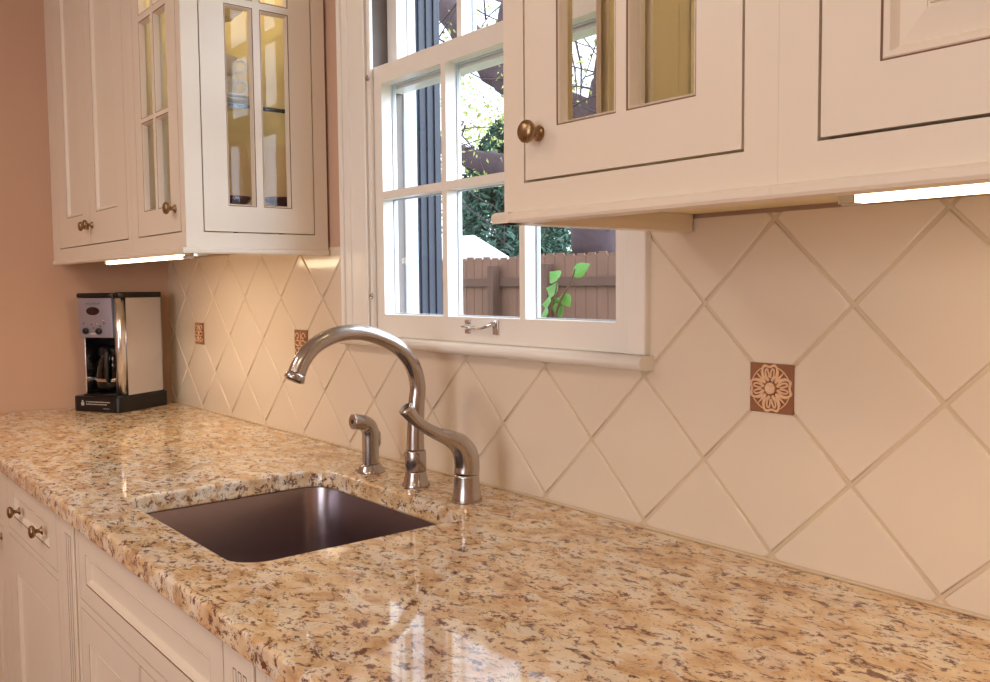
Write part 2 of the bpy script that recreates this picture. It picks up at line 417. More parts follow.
# ------------------------------------------------------------------ window
def window():
    W = empty('window_1', (1.585, 0, .25), kind='structure')
    inv = Matrix.Translation((-1.585, 0, -.25))
    def nb():
        b = B(); b.T = inv.copy(); return b
    t = M['trim']
    # casings with a stepped profile (outer band, flat, inner bead)
    for x0, x1, s_ in ((1.094, 1.227, 1), (1.940, 1.983, -1)):
        b = nb()
        if s_ == 1:
            b.box(x0, x1-.014, -.012, .0045, .25, 1.38, t, .003)
            b.box(x0+.006, x0+.022, -.0165, -.010, .25, 1.38, t, .0025)
            b.box(x0+.030, x0+.050, -.0145, -.010, .25, 1.38, t, .002)
            b.box(x0+.062, x0+.100, -.0135, -.010, .25, 1.38, t, .0015)
            b.box(x1-.034, x1-.0135, -.016, -.010, .25, 1.38, t, .003)
            b.box(x1-.013, x1, -.010, .0, .25, 1.38, t, .003)
        else:
            b.box(x0+.006, x1, -.012, .0045, .25, 1.38, t, .003)
            b.box(x0, x0+.008, -.010, .0, .25, 1.38, t, .0025)
        b.ob('casing', W)
    b = nb(); b.box(1.08, 2.02, -.022, .0045, 1.28, 1.39, t, .003); b.ob('head_casing', W)
    # stool with rounded nose
    b = nb(); pr = [(.0, .2285), (-.018, .2285), (-.027, .231), (-.0325, .2365), (-.0335, .2415), (-.031, .2465), (-.026, .2492), (-.019, .250), (.035, .250), (.035, .2285)]
    b.loops([[(1.092, y, z) for y, z in pr], [(1.991, y, z) for y, z in pr]], t, True, True, True); st = b.ob('stool', W)
    for p in st.data.polygons: p.use_smooth = len(p.vertices) == 4
    # jambs: weathered channel, white blind stop, slate outside trim
    for x, s_ in ((OX0, 1), (OX1, -1)):
        b = nb(); b.box(x, x+s_*.012, .0, .078, .25, 1.28, M['jambgrey']); b.ob('jamb', W)
        b = nb(); b.box(x, x+s_*.016, .0785, .112, .25, 1.28, M['white_ext'], .002); b.ob('blind_stop', W)
        b = nb()
        b.box(x, x+s_*.014, .113, .1775, .22, 1.30, M['slate'], .002)
        for k in range(3): b.box(x+s_*.012, x+s_*.018, .118+k*.02, .126+k*.02, .22, 1.30, M['slate'], .001, 1)
        b.ob('outside_trim', W)
    b = nb(); b.box(OX0, OX1, .0355, .20, .222, .249, M['white_ext'], .002); b.ob('sill', W)
    b = nb(); b.box(OX0, OX1, .0, .17, 1.265, 1.28, t); b.ob('head_jamb', W)
    cols = [(1.256, 1.465), (1.480, 1.689), (1.704, 1.914)]
    def sash(y0, y1, z0, z1, rows, name, x0, x1):
        b = nb(); b.T = inv @ front(y0)
        holes = [(c[0], c[1], r[0], r[1]) for c in cols for r in rows]
        framed(b, x0, x1, z0, z1, holes, -(y1-y0), 0, t)
        bmesh.ops.bevel(b.bm, geom=[e for e in b.bm.edges if len(e.link_faces) == 2 and e.calc_face_angle(0) > 1], offset=.0015, segments=1, affect='EDGES')
        s_ = b.ob(name, W)
        yg = y0+(y1-y0)*.62
        for h in holes:
            p = nb()
            p.box(h[0]-.003, h[1]+.003, yg, yg+.003, h[2]-.003, h[3]+.003, M['pane']); p.ob('pane', s_)
            q = nb()      # white glazing bead on the outside of the glass
            q.T = inv @ front(yg+.003)
            framed(q, h[0]-.001, h[1]+.001, h[2]-.001, h[3]+.001, [(h[0]+.0022, h[1]-.0022, h[2]+.0022, h[3]-.0022)], -.006, 0, M['white_ext']); q.ob('glazing_bead', s_)
        return s_
    ls = sash(.0, .036, .2505, .812, [(.297, .537), (.553, .775)], 'lower_sash', 1.208, 1.959)
    us = sash(.040, .076, .768, 1.264, [(.806, 1.01), (1.026, 1.225)], 'upper_sash', 1.220, 1.947)
    # latch / lift on the bottom rail
    b = nb(); b.T = inv @ Matrix.Translation((.027, 0, 0)); y = -.0005
    for z in (.2705, .2885):
        b.box(1.509, 1.523, y-.003, .0, z-.004, z+.004, M['chrome'], .001)
    b.box(1.5005, 1.535, y-.006, .0, .2775, .2815, M['chrome'], .001)
    b.box(1.592, 1.606, y-.004, .0, .267, .293, M['chrome'], .001)
    b.tube(smooth_path([(1.515, y-.006, .2795), (1.535, y-.012, .2785), (1.56, y-.016, .2775), (1.585, y-.018, .280), (1.598, y-.010, .287), (1.600, y-.002, .289)]), interp([.0028, .0028, .0025, .003, .0045, .0045]), M['chrome'], 10)
    l = b.ob('sash_lift', ls); l['label'] = 'small chrome bar latch on the bottom rail'
    for z in (.335, .79):
        b = nb(); b.lathe([(.0062, 0), (.0062, -.0015), (.0045, -.003), (.003, -.002), (.0003, -.002)], (1.222, -.0112, z), M['chrome'], 16, 'y')
        b.ob('screw', W)
window()

# second window, behind the camera: unseen, assumed as a source of cool light
W2 = empty('assumed_window_2', (2.7, -3.4, -.1), kind='structure')
b = B(); b.T = Matrix.Translation((-2.7, 3.4, .1)) @ Matrix(((1,0,0,0),(0,0,1,-3.44),(0,1,0,0),(0,0,0,1)))
framed(b, 1.9, 3.5, -.1, 1.2, [(1.95, 2.68, -.05, .53), (2.72, 3.45, -.05, .53), (1.95, 2.68, .57, 1.15), (2.72, 3.45, .57, 1.15)], -.02, .02, M['trim']); b.ob('sash', W2)

# ------------------------------------------------------------------ wall cabinets
C = M['cream']; ZB, ZT = .440, 1.36; YF = -.33
def rail_moulding(b, T, u0, u1, v0=.4275):
    """light rail with a small ogee along the bottom of the face"""
    b2 = b; b2.T = T
    prof = [(-.02, v0), (.009, v0), (.011, v0+.003), (.011, v0+.009), (.009, v0+.011), (.007, v0+.0115), (.005, v0+.012), (.002, v0+.0125), (.0, v0+.0125), (-.02, v0+.0125)]
    b2.loops([[(u0, v, w) for w, v in prof], [(u1, v, w) for w, v in prof]], C, False, True, True)
def carcass(r, x0, x1, inner, ends=(True, True), top=ZT-.0005, bottom=.452):
    """box of the cabinet: back, top, bottom and the closed ends"""
    b = B(); m = inner
    b.box(x0, x1, -.0015, -.012, bottom, top, m)
    b.box(x0, x1, -.012, YF+.0205, top-.018, top, m)
    b.box(x0, x1, -.012, YF+.0205, bottom, bottom+.016, m)
    if ends[0]: b.box(x0, x0+.018, -.012, YF+.0205, bottom, top, m)
    if ends[1]: b.box(x1-.018, x1, -.012, YF+.0205, bottom, top, m)
    return b.ob('carcass', r)
def crown(r, x0, x1):
    b = B(); b.box(x0, x1, -.0, YF-.02, ZT+.0005, ZT+.06, C, .004); b.ob('crown', r)
gap = .0028

# -- left corner unit with two narrow panelled doors
XA0, XA1 = -.036, .676
r = empty('wall_cabinet', (.32, -.17, .44), 'cream wall cabinet at the far left with two narrow panelled doors', 'cabinet')
loc = lambda o: o
def rel(root):
    """children are built in world numbers; undo the root's own placement"""
    for ch in root.children: ch.matrix_parent_inverse = Matrix.Translation(root.location).inverted()
carcass(r, XA0, XA1, C)
b = B(); b.T = front(YF); framed(b, XA0, XA1, ZB, ZT, [(.010, .645, .472, ZT-.03)], -.02, 0, C); b.ob('face_frame', r)
b = B(); rail_moulding(b, front(YF), XA0, XA1); b.ob('light_rail', r)
b = B(); b.box(WXL(-.33)+.002, XA0-.0005, YF+.004, YF+.02, ZB, ZT, C); b.ob('scribe_filler', r)
door('door', front(YF), .010+gap, .3265, .472+gap, ZT-.033, [(.098, .262, .556, ZT-.10)], r, knob=(.3075, .522))
door('door', front(YF), .3295, .645-gap, .472+gap, ZT-.033, [(.385, .566, .556, ZT-.10)], r, knob=(.3485, .524))
crown(r, XA0, XA1); rel(r)

# -- left glass unit, with a glass end towards the window
def glass_unit(x0, x1, side, label, front_holes, door_u, knob, rim_x, name='wall_cabinet'):
    r = empty(name, ((x0+x1)/2, -.17, .44), label, 'cabinet')
    carcass(r, x0+(.0195 if side == -1 else 0), x1-(.0195 if side == 1 else 0), M['yellow'], (side == 1, side == -1))
    b = B(); b.T = front(YF); framed(b, x0+(.0 if side == 1 else -.0), x1, ZB, ZT, [(door_u[0]-gap, door_u[1]+gap, .472, ZT-.03)], -.02, 0, C); b.ob('face_frame', r)
    b = B(); rail_moulding(b, front(YF), x0-(.011 if side == -1 else 0), x1+(.011 if side == 1 else 0)); b.ob('light_rail', r)
    door('door', front(YF), door_u[0], door_u[1], .472+gap, ZT-.033, front_holes, r, glassy=True, knob=knob)
    T = endp(x1+.0008) if side == 1 else endm(x0-.0008)
    sgn = 1 if side == 1 else -1
    def U(a, b_): return (a, b_) if side == 1 else (-b_, -a)
    b = B(); b.T = T; f0, f1 = U(YF+.0205, -.0125)
    b_hole = U(-.290-gap, -.037+gap)
    framed(b, *U(YF+.0003, -.002), ZB, ZT, [(b_hole[0], b_hole[1], .472, ZT-.03)], -.018, 0, C); b.ob('end_frame', r)
    b = B(); rail_moulding(b, T, *U(YF-.011, -.006)); b.ob('light_rail', r)
    hs = []
    for a, c in ((-.237, -.173), (-.157, -.090)):
        for v0, v1 in ((.529, .952), (.966, ZT-.10)): hs.append(U(a, c)+(v0, v1))
    door('end_door', T, *U(-.290, -.037), .472+gap, ZT-.033, hs, r, glassy=True)
    for z in (.742, .966):
        b = B(); b.box(x0+.020, x1-.021, -.013, YF+.034, z, z+.009, M['shelfglass'])
        if side == 1: b.box(x1-.0207, x1-.0197, -.013, YF+.034, z, z+.009, M['shelfedge'])
        b.box(x0+.020, x1-.021, YF+.0325, YF+.0335, z, z+.009, M['shelfedge'])
        if side == 1: s_ = b.ob('shelf', r); s_['label'] = 'clear glass shelf with dark edge'
        else: b.bm.free()
    if side == -1:
        for k in range(8):
            b = B(); b.lathe([(.0026, 0), (.0026, -.0006)], (x0+.072, -.0119, .565+k*.032), M['glaze'], 10, 'y'); b.ob('pin_hole', r)
    crown(r, x0, x1+.0); rel(r)
    return r
XB0, XB1 = .677, 1.020
rows = [(.5295, .7285), (.7375, .953), (.967, ZT-.10)]
glass_unit(XB0, XB1, 1, 'cream glass fronted wall cabinet left of the window holding cups and goblets',
           [(a, c, v0, v1) for a, c in ((.765, .845), (.859, .940)) for v0, v1 in rows], (.7225, .9925), (.962, .523), None)
XC0, XC1 = 2.045, 2.4105
glass_unit(XC0, XC1, -1, 'cream glass fronted wall cabinet right of the window with one brass knob',
           [(a, c, v0, v1) for a, c in ((2.134, 2.222), (2.236, 2.323)) for v0, v1 in rows], (2.0825, 2.3735), (2.106, .525), None)
XD0, XD1 = 2.4107, 2.93
r = empty('wall_cabinet', (2.67, -.17, .44), 'cream wall cabinet at the right edge with a raised panel door', 'cabinet')
carcass(r, XD0, XD1, C)
b = B(); b.T = front(YF); framed(b, XD0, XD1, ZB, ZT, [(2.4505-gap, 2.8905, .472, ZT-.03)], -.02, 0, C); b.ob('face_frame', r)
b = B(); rail_moulding(b, front(YF), XD0, XD1); b.ob('light_rail', r)
door('door', front(YF), 2.4505, 2.8905-gap, .472+gap, ZT-.033, [(2.5, 2.842, .5265, ZT-.10)], r, raised=True)
crown(r, XD0, XD1); rel(r)

# ------------------------------------------------------------------ under-cabinet lights
def ucl(x0, x1, y, z, label):
    r = empty('under_cabinet_light', ((x0+x1)/2, y, .4515), label, 'light')
    b = B(); b.box(x0-.03, x1+.03, y-.034, y+.034, z+.021, .4522, M['white_ext'], .002); b.ob('housing', r)
    b = B(); b.lathe([(.008, x0), (.009, x0+.003), (.009, x1-.003), (.008, x1)], (0, y, z+.0085), M['tube'], 16, 'x'); t = b.ob('tube', r); t['label'] = 'glowing fluorescent tube'
    for x in (x0-.008, x1+.008):
        b = B(); b.box(x-.008, x+.008, y-.010, y+.010, z-.001, z+.0225, M['chrome'], .001, 1); b.ob('lamp_holder', r)
    b = B(); b.box(x1-.06, x1-.02, y+.030, y+.055, z+.006, .4515, M['white_ext'], .002); b.ob('plug_box', r)
    rel(r); return r
ucl(.33, .90, -.285, .421, 'lit fluorescent strip light under the left wall cabinets above the coffee maker')
rr = ucl(2.442, 2.86, -.250, .426, 'lit fluorescent strip light under the right wall cabinets')
b = B(); b.box(2.535, 2.575, -.216, -.205, .428, .4515, M['duct'], .002); b.box(2.548, 2.562, -.216, -.205, .422, .43, M['duct'], .002); o = b.ob('bracket', rr); o.matrix_parent_inverse = Matrix.Translation(rr.location).inverted()

# ------------------------------------------------------------------ cabinet contents
def cup(loc, label, rz):
    r = empty('coffee_cup', loc, label, 'cup', None, None, rz)
    b = B(); b.lathe([(.022, 0), (.024, .001), (.031, .012), (.036, .03), (.0385, .046), (.0365, .046), (.034, .03), (.029, .012), (.001, .004)], (0, 0, 0), M['china'], 28); b.ob('cup_body', r)
    b = B(); b.tube(smooth_path([(.036, 0, .038), (.05, 0, .041), (.059, 0, .030), (.054, 0, .016), (.034, 0, .012)]), .0032, M['china'], 10); b.ob('handle', r)
hz = math.radians(60)
def plate(loc, label):
    b = B(); b.lathe([(.03, 0), (.034, .001), (.055, .006), (.071, .011), (.0725, .0125), (.07, .0125), (.053, .0085), (.001, .004)], (0, 0, 0), M['china'], 36)
    o = b.ob('saucer', None); o.location = loc; tag(o, label, 'saucer')
plate((.925, -.210, .7515), 'lower white saucer on the glass shelf under the coffee cups')
plate((.925, -.210, .7600), 'upper white saucer directly under the two stacked coffee cups')
cup((.925, -.210, .7695), 'white coffee cup standing on the saucers, lower of two stacked', hz)
cup((.925, -.210, .8160), 'white coffee cup stacked upside on top of another cup, upper of two'.replace(' upside', ''), hz)
b = B(); b.lathe([(.03, 0), (.033, .0), (.036, .006), (.055, .02), (.07, .045), (.074, .06), (.071, .06), (.066, .045), (.05, .024), (.001, .012)], (0, 0, 0), M['bowl'], 36)
o = b.ob('bowl'); o.location = (.83, -.17, .9755); tag(o, 'beige china bowl on the upper glass shelf above the cups', 'bowl')
def goblet(loc, label):
    r = empty('goblet', loc, label, 'glass', 'plum goblets in the left glass cabinet')
    b = B(); b.lathe([(.012, .078), (.03, .082), (.041, .096), (.0435, .115), (.040, .15), (.033, .185), (.027, .215), (.026, .215), (.032, .185), (.039, .15), (.0422, .115), (.0397, .097), (.029, .084), (.001, .081)], (0, 0, 0), M['plum'], 32, cap=False); b.ob('bowl_glass', r)
    b = B(); b.lathe([(.033, 0), (.033, .002), (.012, .005), (.005, .012), (.0045, .055), (.010, .068), (.026, .0755), (.036, .0865), (.0385, .094), (.001, .096)], (0, 0, 0), M['plumd'], 28); s_ = b.ob('stem', r); s_['label'] = 'dark plum stem and base'
goblet((.885, -.165, .4685), 'plum tinted goblet in the left glass cabinet, further from the window')
goblet((.915, -.066, .4685), 'plum tinted goblet in the left glass cabinet, nearer the back wall')
goblet((.79, -.225, .4685), 'plum tinted goblet behind the left glass door beside its brass knob')

# ------------------------------------------------------------------ countertop with sink cut-out
def rrect(x0, x1, y0, y1, r, n=8, z=0):
    out = []
    for cx, cy, a0 in ((x1-r, y1-r, 0), (x0+r, y1-r, 90), (x0+r, y0+r, 180), (x1-r, y0+r, 270)):
        for k in range(n+1):
            a = math.radians(a0+90*k/n); out.append((cx+r*math.cos(a), cy+r*math.sin(a), z))
    return out
ZC, TC = -.010, .032
HX0, HX1, HY0, HY1 = 1.254, 1.748, -.540, -.156
def counter():
    b = B(); m = M['granite']; e = .006; N = 4
    XR = 3.3
    def outer(ins, z, yf): return [(WXL(0)+.002, -.0045, z), (XR, -.0045, z), (XR, yf, z), (WXL(-.63)+.004, yf, z)]
    prof = [(e*(1-math.sin(math.pi/2*k/N)), ZC-e+e*math.sin(math.pi/2*k/N)) if False else (e-e*math.cos(math.pi/2*k/N), ZC-e+e*math.sin(math.pi/2*k/N)) for k in range(N+1)]
    YE = -.630
    Lo = [outer(0, ZC-TC, YE+.003), outer(0, ZC-TC+.003, YE)]+[outer(0, z, YE+i) for i, z in prof]
    R = b.loops(Lo, m, False)
    Lh = [rrect(HX0+.002, HX1-.002, HY0+.002, HY1-.002, .045, z=ZC-TC), rrect(HX0, HX1, HY0, HY1, .045, z=ZC-TC+.003)]+[rrect(HX0-i, HX1+i, HY0-i, HY1+i, .045+i, z=z) for i, z in prof]
    H = b.loops(Lh, m, True)
    for ring, hole in ((R[-1], H[-1]), (R[0], H[0])):
        es = []
        for q in (ring, hole):
            for i in range(len(q)):
                ed = b.bm.edges.get((q[i], q[(i+1) % len(q)])) or b.bm.edges.new((q[i], q[(i+1) % len(q)])); es.append(ed)
        g = bmesh.ops.triangle_fill(b.bm, use_beauty=True, use_dissolve=False, edges=es)
        for f in g['geom']:
            if isinstance(f, bmesh.types.BMFace): f.material_index = 0; f.smooth = False
    o = b.ob('countertop'); tag(o, 'long polished tan and brown granite countertop with a sink cut-out', 'countertop')
counter()
def sink():
    r = empty('sink', (1.501, -.348, -.26), 'undermount stainless steel single bowl sink set into the granite', 'sink')
    b = B(); m = M['steel']; x0, x1, y0, y1 = 1.247, 1.755, -.547, -.149; zt, zb = ZC-TC-.0015, -.245
    L = [rrect(x0-.018, x1+.018, y0-.018, y1+.018, .06, z=zt), rrect(x0, x1, y0, y1, .05, z=zt), rrect(x0+.001, x1-.001, y0+.001, y1-.001, .05, z=zt-.003)]
    L.append(rrect(x0+.006, x1-.006, y0+.006, y1-.006, .05, z=zb+.035))
    for k in range(1, 7):
        a = math.pi/2*k/6; i = .006+.035*(1-math.cos(a)); L.append(rrect(x0+i, x1-i, y0+i, y1-i, max(.05-.3*i, .02), z=zb+.035*(1-math.sin(a))))
    b.loops(L, m, True, False, True)
    o = b.ob('basin', r); md = o.modifiers.new('thickness', 'SOLIDIFY'); md.thickness = .0014; md.offset = 1
    for f in o.data.polygons: f.use_smooth = len(f.vertices) == 4
    b = B(); b.lathe([(.0005, zb+.001), (.02, zb+.0012), (.036, zb+.003), (.042, zb+.0045), (.043, zb+.0015), (.0435, zb+.0003)], (1.501, -.345, 0), M['chrome'], 28, cap=False)
    d = b.ob('drain', r); d['label'] = 'round chrome drain'
    rel(r)
sink()

# ------------------------------------------------------------------ faucet, lever, sprayer
def faucet():
    x, y = 1.510, -.100; N = M['nickel']
    r = empty('faucet', (x, y, ZC), 'tall brushed nickel gooseneck faucet spout arching over the sink', 'faucet'); z = 0
    b = B(); b.lathe([(.0255, 0), (.026, .0015), (.0235, .006), (.0205, .018), (.0192, .026), (.0190, .0275)], (0, 0, 0), N, 32); b.ob('base', r)
    b = B(); b.lathe([(.0188, .0278), (.0197, .029), (.0197, .064), (.0190, .0655), (.0180, .066)], (0, 0, 0), N, 32); b.ob('collar', r)
    pth = [(0, 0, .066), (0, .001, .10), (0, .004, .15), (0, .007, .185), (0, -.004, .222), (0, -.030, .253), (0, -.068, .274), (0, -.112, .286), (0, -.158, .284), (0, -.198, .268), (0, -.222, .245), (0, -.234, .222)]
    rad = [.0165, .0155, .015, .0145, .0142, .0140, .0138, .0136, .0136, .0140, .0146, .0150]
    b = B(); P = smooth_path(pth, 8); b.tube(P, interp(rad, 8), N, 24); b.ob('spout', r)
    d = (Vector(pth[-1])-Vector(pth[-2])).normalized(); e = Vector(pth[-1])
    b = B(); b.tube([e-d*.0005, e+d*.002, e+d*.006, e+d*.010, e+d*.0115], [.0152, .0166, .0172, .0176, .0165], N, 24)
    b.tube([e+d*.0112, e+d*.0125], [.0125, .0125], M['black'], 20); b.ob('aerator', r)
faucet()
def lever():
    x, y = 1.664, -.100; N = M['nickel']
    r = empty('faucet_lever', (x, y, ZC), 'brushed nickel single lever faucet handle on its own base right of the spout', 'faucet handle')
    b = B(); b.lathe([(.0262, 0), (.0265, .002), (.0245, .010), (.0222, .025), (.0215, .042), (.0214, .0465)], (0, 0, 0), N, 32); b.ob('base', r)
    pth = [(0, 0, .0472), (0, .001, .062), (0, -.003, .082), (0, -.015, .099), (0, -.034, .111), (0, -.058, .121), (0, -.082, .134), (0, -.103, .149), (0, -.120, .168)]
    rad = [.0214, .0215, .0212, .0185, .0142, .0108, .0095, .0096, .0125]
    b = B(); P = smooth_path(pth, 8); b.tube(P, interp(rad, 8), N, 24)
    d = (P[-1]-P[-2]).normalized(); e = P[-1]
    b.tube([e, e+d*.0025, e+d*.004], [.0127, .0127, .0105], N, 24); b.ob('lever', r)
    b = B(); b.tube([e+d*.0036, e+d*.0046], [.0098, .009], M['chrome'], 20); b.ob('end_cap', r)
lever()
def sprayer():
    x, y = 1.350, -.098; N = M['nickel']
    r = empty('side_sprayer', (x, y, ZC), 'short brushed nickel side sprayer standing left of the faucet', 'sprayer')
    b = B(); b.lathe([(.0275, 0), (.0275, .002), (.0255, .005), (.022, .013), (.020, .0155), (.0155, .016), (.0155, .0165)], (0, 0, 0), N, 30); b.ob('base', r)
    pth = [(0, 0, .0168), (0, 0, .03), (0, 0, .055), (0, .0, .078), (0, -.004, .090), (0, -.014, .0985), (0, -.026, .102), (0, -.036, .1035)]
    rad = [.0165, .0165, .0162, .0164, .0168, .0156, .0148, .0148]
    b = B(); b.tube(smooth_path(pth, 6), interp(rad, 6), N, 22)
    b.tube([(0, .0150, .045), (0, .0185, .055), (0, .018, .075), (0, .012, .088)], [.003, .005, .005, .003], N, 10); b.ob('body', r)
    b = B(); b.tube([(0, -.0355, .1035), (0, -.038, .1037), (0, -.0395, .1038)], [.0150, .0158, .0145], M['chrome'], 22)
    b.tube([(0, -.0393, .1038), (0, -.0402, .1039)], [.0112, .0108], M['nickel'], 18); b.tube([(0, -.0400, .1039), (0, -.0408, .1039)], [.0045, .0045], M['black'], 12); b.ob('nozzle', r)
sprayer()

# ------------------------------------------------------------------ coffee maker
def coffee():
    w, d, H = .152, .188, .356
    r = empty('coffee_maker', (.027, -.166, ZC), 'black and stainless drip coffee maker in the corner by the tan wall', 'coffee maker', None, None, math.radians(30))
    X0, X1, Y0, Y1 = -w/2, w/2, -d/2, d/2
    def poly(g, ch=.055, fr=.014): return [(X0-g+fr, Y0-g), (X1+g-fr, Y0-g), (X1+g-.004, Y0-g+.004), (X1+g, Y0-g+fr), (X1+g, Y1+g-.012), (X1+g-.012, Y1+g), (X0-g+ch, Y1+g), (X0-g, Y1+g-ch), (X0-g, Y0-g+fr), (X0-g+.004, Y0-g+.004)]
    b = B(); bp = [(x+(-.013 if x < 0 else -.010), y) for x, y in poly(.012)]; b.prism(bp, 0, .046, M['black'], .003); b.prism(poly(.001), .045, .05, M['black']); b.ob('base', r)
    b = B(); b.lathe([(.056, .0465), (.056, .0512), (.053, .0525), (.0005, .0525)], (-.012, -.028, 0), M['black'], 36); b.ob('warming_plate', r)
    b = B(); b.prism([(X0+.004, Y0+.115), (X1-.006, Y0+.115), (X1-.006, Y1-.004), (X0+.05, Y1-.004), (X0+.004, Y1-.05)], .05, .335, M['black'], .002)
    b.box(X1-.030, X1-.005, Y0+.016, Y0+.118, .05, .335, M['black'], .003); b.ob('housing', r)
    b = B(); pr = [(X1-.020, Y0+.0015), (X1-.010, Y0+.002), (X1-.003, Y0+.006), (X1, Y0+.014), (X1, Y1-.012), (X1-.005, Y1-.005)]
    pin = [(X1-.020, Y0+.006), (X1-.0115, Y0+.006), (X1-.006, Y0+.009), (X1-.004, Y0+.015), (X1-.004, Y1-.014), (X1-.007, Y1-.008)]
    b.prism([(X1+.0005, Y0+.030), (X1+.003, Y0+.024), (X1+.003, Y1-.02), (X1-.002, Y1-.010), (X1-.004, Y1-.012), (X1-.004, Y0+.030)], .050, .338, M['ss'])
    b.loops([[(x, y, .050) for x, y in pr+pin[::-1]], [(x, y, .338) for x, y in pr+pin[::-1]]], M['ss'], True, True, True)
    o = b.ob('side_panel', r); o['label'] = 'tall stainless side panel'
    b = B(); b.box(X0+.0005, X0+.010, Y0+.010, Y0+.118, .05, .222, M['ss'], .002); b.ob('side_post', r)
    # brew head with control panel
    b = B(); N = 10; fr = []
    for k in range(N+1):
        t = -1+2*k/N; fr.append((X0+.002+(w-.026)*(k/N), Y0-.004-.006*(1-t*t)))
    b.prism(fr+[(X1-.022, Y0+.119), (X0+.002, Y0+.119)], .222, .338, M['silver'])
    hd = b.ob('brew_head', r); hd['label'] = 'stainless control panel'
    def fy(x):
        t = -1+2*(x-(X0+.002))/(w-.026); return Y0-.004-.006*(1-t*t)
    xc = -.013
    b = B(); n = 28
    rg = [[(xc+.023*s_*math.cos(2*math.pi*k/n), fy(xc+.023*math.cos(2*math.pi*k/n))+dy, .300+.0115*s_*math.sin(2*math.pi*k/n)) for k in range(n)] for s_, dy in ((1.06, .001), (1.06, -.0014), (1., -.002), (.9, -.0012))]
    b.loops(rg, M['dark'], True, False, True); b.ob('display', hd)
    for x in (xc-.027, xc+.023):
        b = B(); b.lathe([(.0095, .002), (.0095, -.006), (.008, -.009), (.0005, -.0095)], (x, fy(x), .241), M['black'], 20, 'y'); b.ob('dial', hd)
    for x, z, rr_ in ((xc+.036, .272, .003), (xc+.012, .262, .0035), (xc-.038, .264, .002), (xc-.006, .261, .002), (xc+.002, .250, .002), (xc+.040, .264, .002), (xc+.026, .256, .002)):
        b = B(); b.lathe([(rr_, .001), (rr_, -.0015), (rr_*.7, -.0022), (.0003, -.0023)], (x, fy(x), z), M['chrome'] if rr_ > .0025 else M['black'], 12, 'y'); b.ob('button', hd)
    b = B()
    for k in range(9):
        x = xc-.026+k*.0065
        b.box(x, x+.0045, fy(x)-.0012, fy(x)+.002, .3195, .3235+.001*(k % 3), M['grey_print'])
    b.ob('brand_print', hd)
    b = B(); b.box(xc-.01, xc+.012, fy(xc)-.0011, fy(xc)+.002, .2315, .2345, M['white_print']); b.ob('button_print', hd)
    b = B(); b.box(X0-.001, X1-.024, Y0-.008, Y1-.055, .3385, .353, M['black'], .004); b.prism([(X1-.020, Y0+.004), (X1-.004, Y0+.006), (X1+.004, Y0+.016), (X1+.004, Y1-.015), (X1-.012, Y1), (X0+.055, Y1), (X0+.02, Y1-.035), (X0+.02, Y1-.054), (X1-.020, Y1-.054)], .3385, .355, M['black'], .003); b.ob('lid', r)
    b = B(); b.box(X1-.0235, X1-.0205, Y0-.002, Y1-.056, .3385, .352, M['ss']); b.ob('lid_trim', r)
    # print along the front of the base
    b = B(); yb = Y0-.0126
    for row, z, cnt in ((0, .029, 13), (1, .022, 11)):
        for k in range(cnt):
            x = X0+.028+k*.0072
            b.box(x, x+.0035+.0015*((k*7+row) % 3)/2, yb, yb+.002, z, z+.0028, M['white_print'])
    b.box(X0+.092, X0+.116, yb, yb+.002, .010, .0128, M['grey_print'])
    b.lathe([(.0062, 0), (.0062, .0006), (.005, .0006), (.005, 0)], (X0+.014, yb, .024), M['white_print'], 18, 'y')
    b.box(X0+.0115, X0+.0165, yb, yb+.002, .0305, .0345, M['white_print']); b.box(X0+.009, X0+.019, yb, yb+.002, .0185, .021, M['white_print'])
    b.ob('base_print', r)
    # carafe
    cx, cy = -.012, -.028
    b = B(); b.lathe([(.046, .0535), (.051, .058), (.055, .085), (.054, .115), (.047, .145), (.040, .165), (.039, .178), (.0375, .178), (.0385, .165), (.0455, .145), (.0525, .115), (.0535, .085), (.05, .06), (.0005, .056)], (cx, cy, 0), M['carafe'], 36, cap=False); cf = b.ob('carafe', r); cf['label'] = 'dark glass carafe'
    b = B(); b.lathe([(.0548, .088), (.0556, .0895), (.0556, .0955), (.0548, .097)], (cx, cy, 0), M['chrome'], 36, cap=False); b.ob('band', cf)
    b = B(); b.lathe([(.0415, .165), (.0425, .168), (.0425, .184), (.036, .192), (.012, .196), (.0005, .196)], (cx, cy, 0), M['black'], 30); b.ob('carafe_lid', cf)
    b = B(); a = math.radians(-62); dx, dy = math.cos(a), math.sin(a)
    b.tube(smooth_path([(cx+dx*q, cy+dy*q, z) for q, z in ((.040, .176), (.056, .182), (.069, .172), (.073, .140), (.070, .105), (.058, .088))]), interp([.006, .007, .0075, .0075, .007, .006]), M['black'], 12); b.ob('carafe_handle', cf)
coffee()

# ------------------------------------------------------------------ base cabinets
YB = -.600; ZBT = ZC-TC-.0008
def base_unit(x0, x1, label, name='base_cabinet'):
    r = empty(name, ((x0+x1)/2, -.3, FLOOR), label, 'cabinet')
    return r
def base_box(r, x0, x1, holes, left_edge=None):
    b = B(); lx = x0
    b.box(x0, x0+.018, -.006, YB+.0205, FLOOR+.1, ZBT, C); b.box(x1-.018, x1, -.006, YB+.0205, FLOOR+.1, ZBT, C)
    b.box(x0+.018, x1-.018, -.006, -.018, FLOOR+.1, ZBT, C); b.box(x0+.018, x1-.018, -.018, YB+.0205, FLOOR+.1, FLOOR+.118, C)
    b.ob('carcass', r)
    b = B(); b.T = front(YB); framed(b, x0, x1, FLOOR+.1, ZBT, holes, -.02, 0, C); b.ob('face_frame', r)
    b = B(); b.box(x0, x1, YB+.06, YB+.078, FLOOR+.0008, FLOOR+.0995, M['black']); b.ob('toe_kick', r)
ZD0 = FLOOR+.135
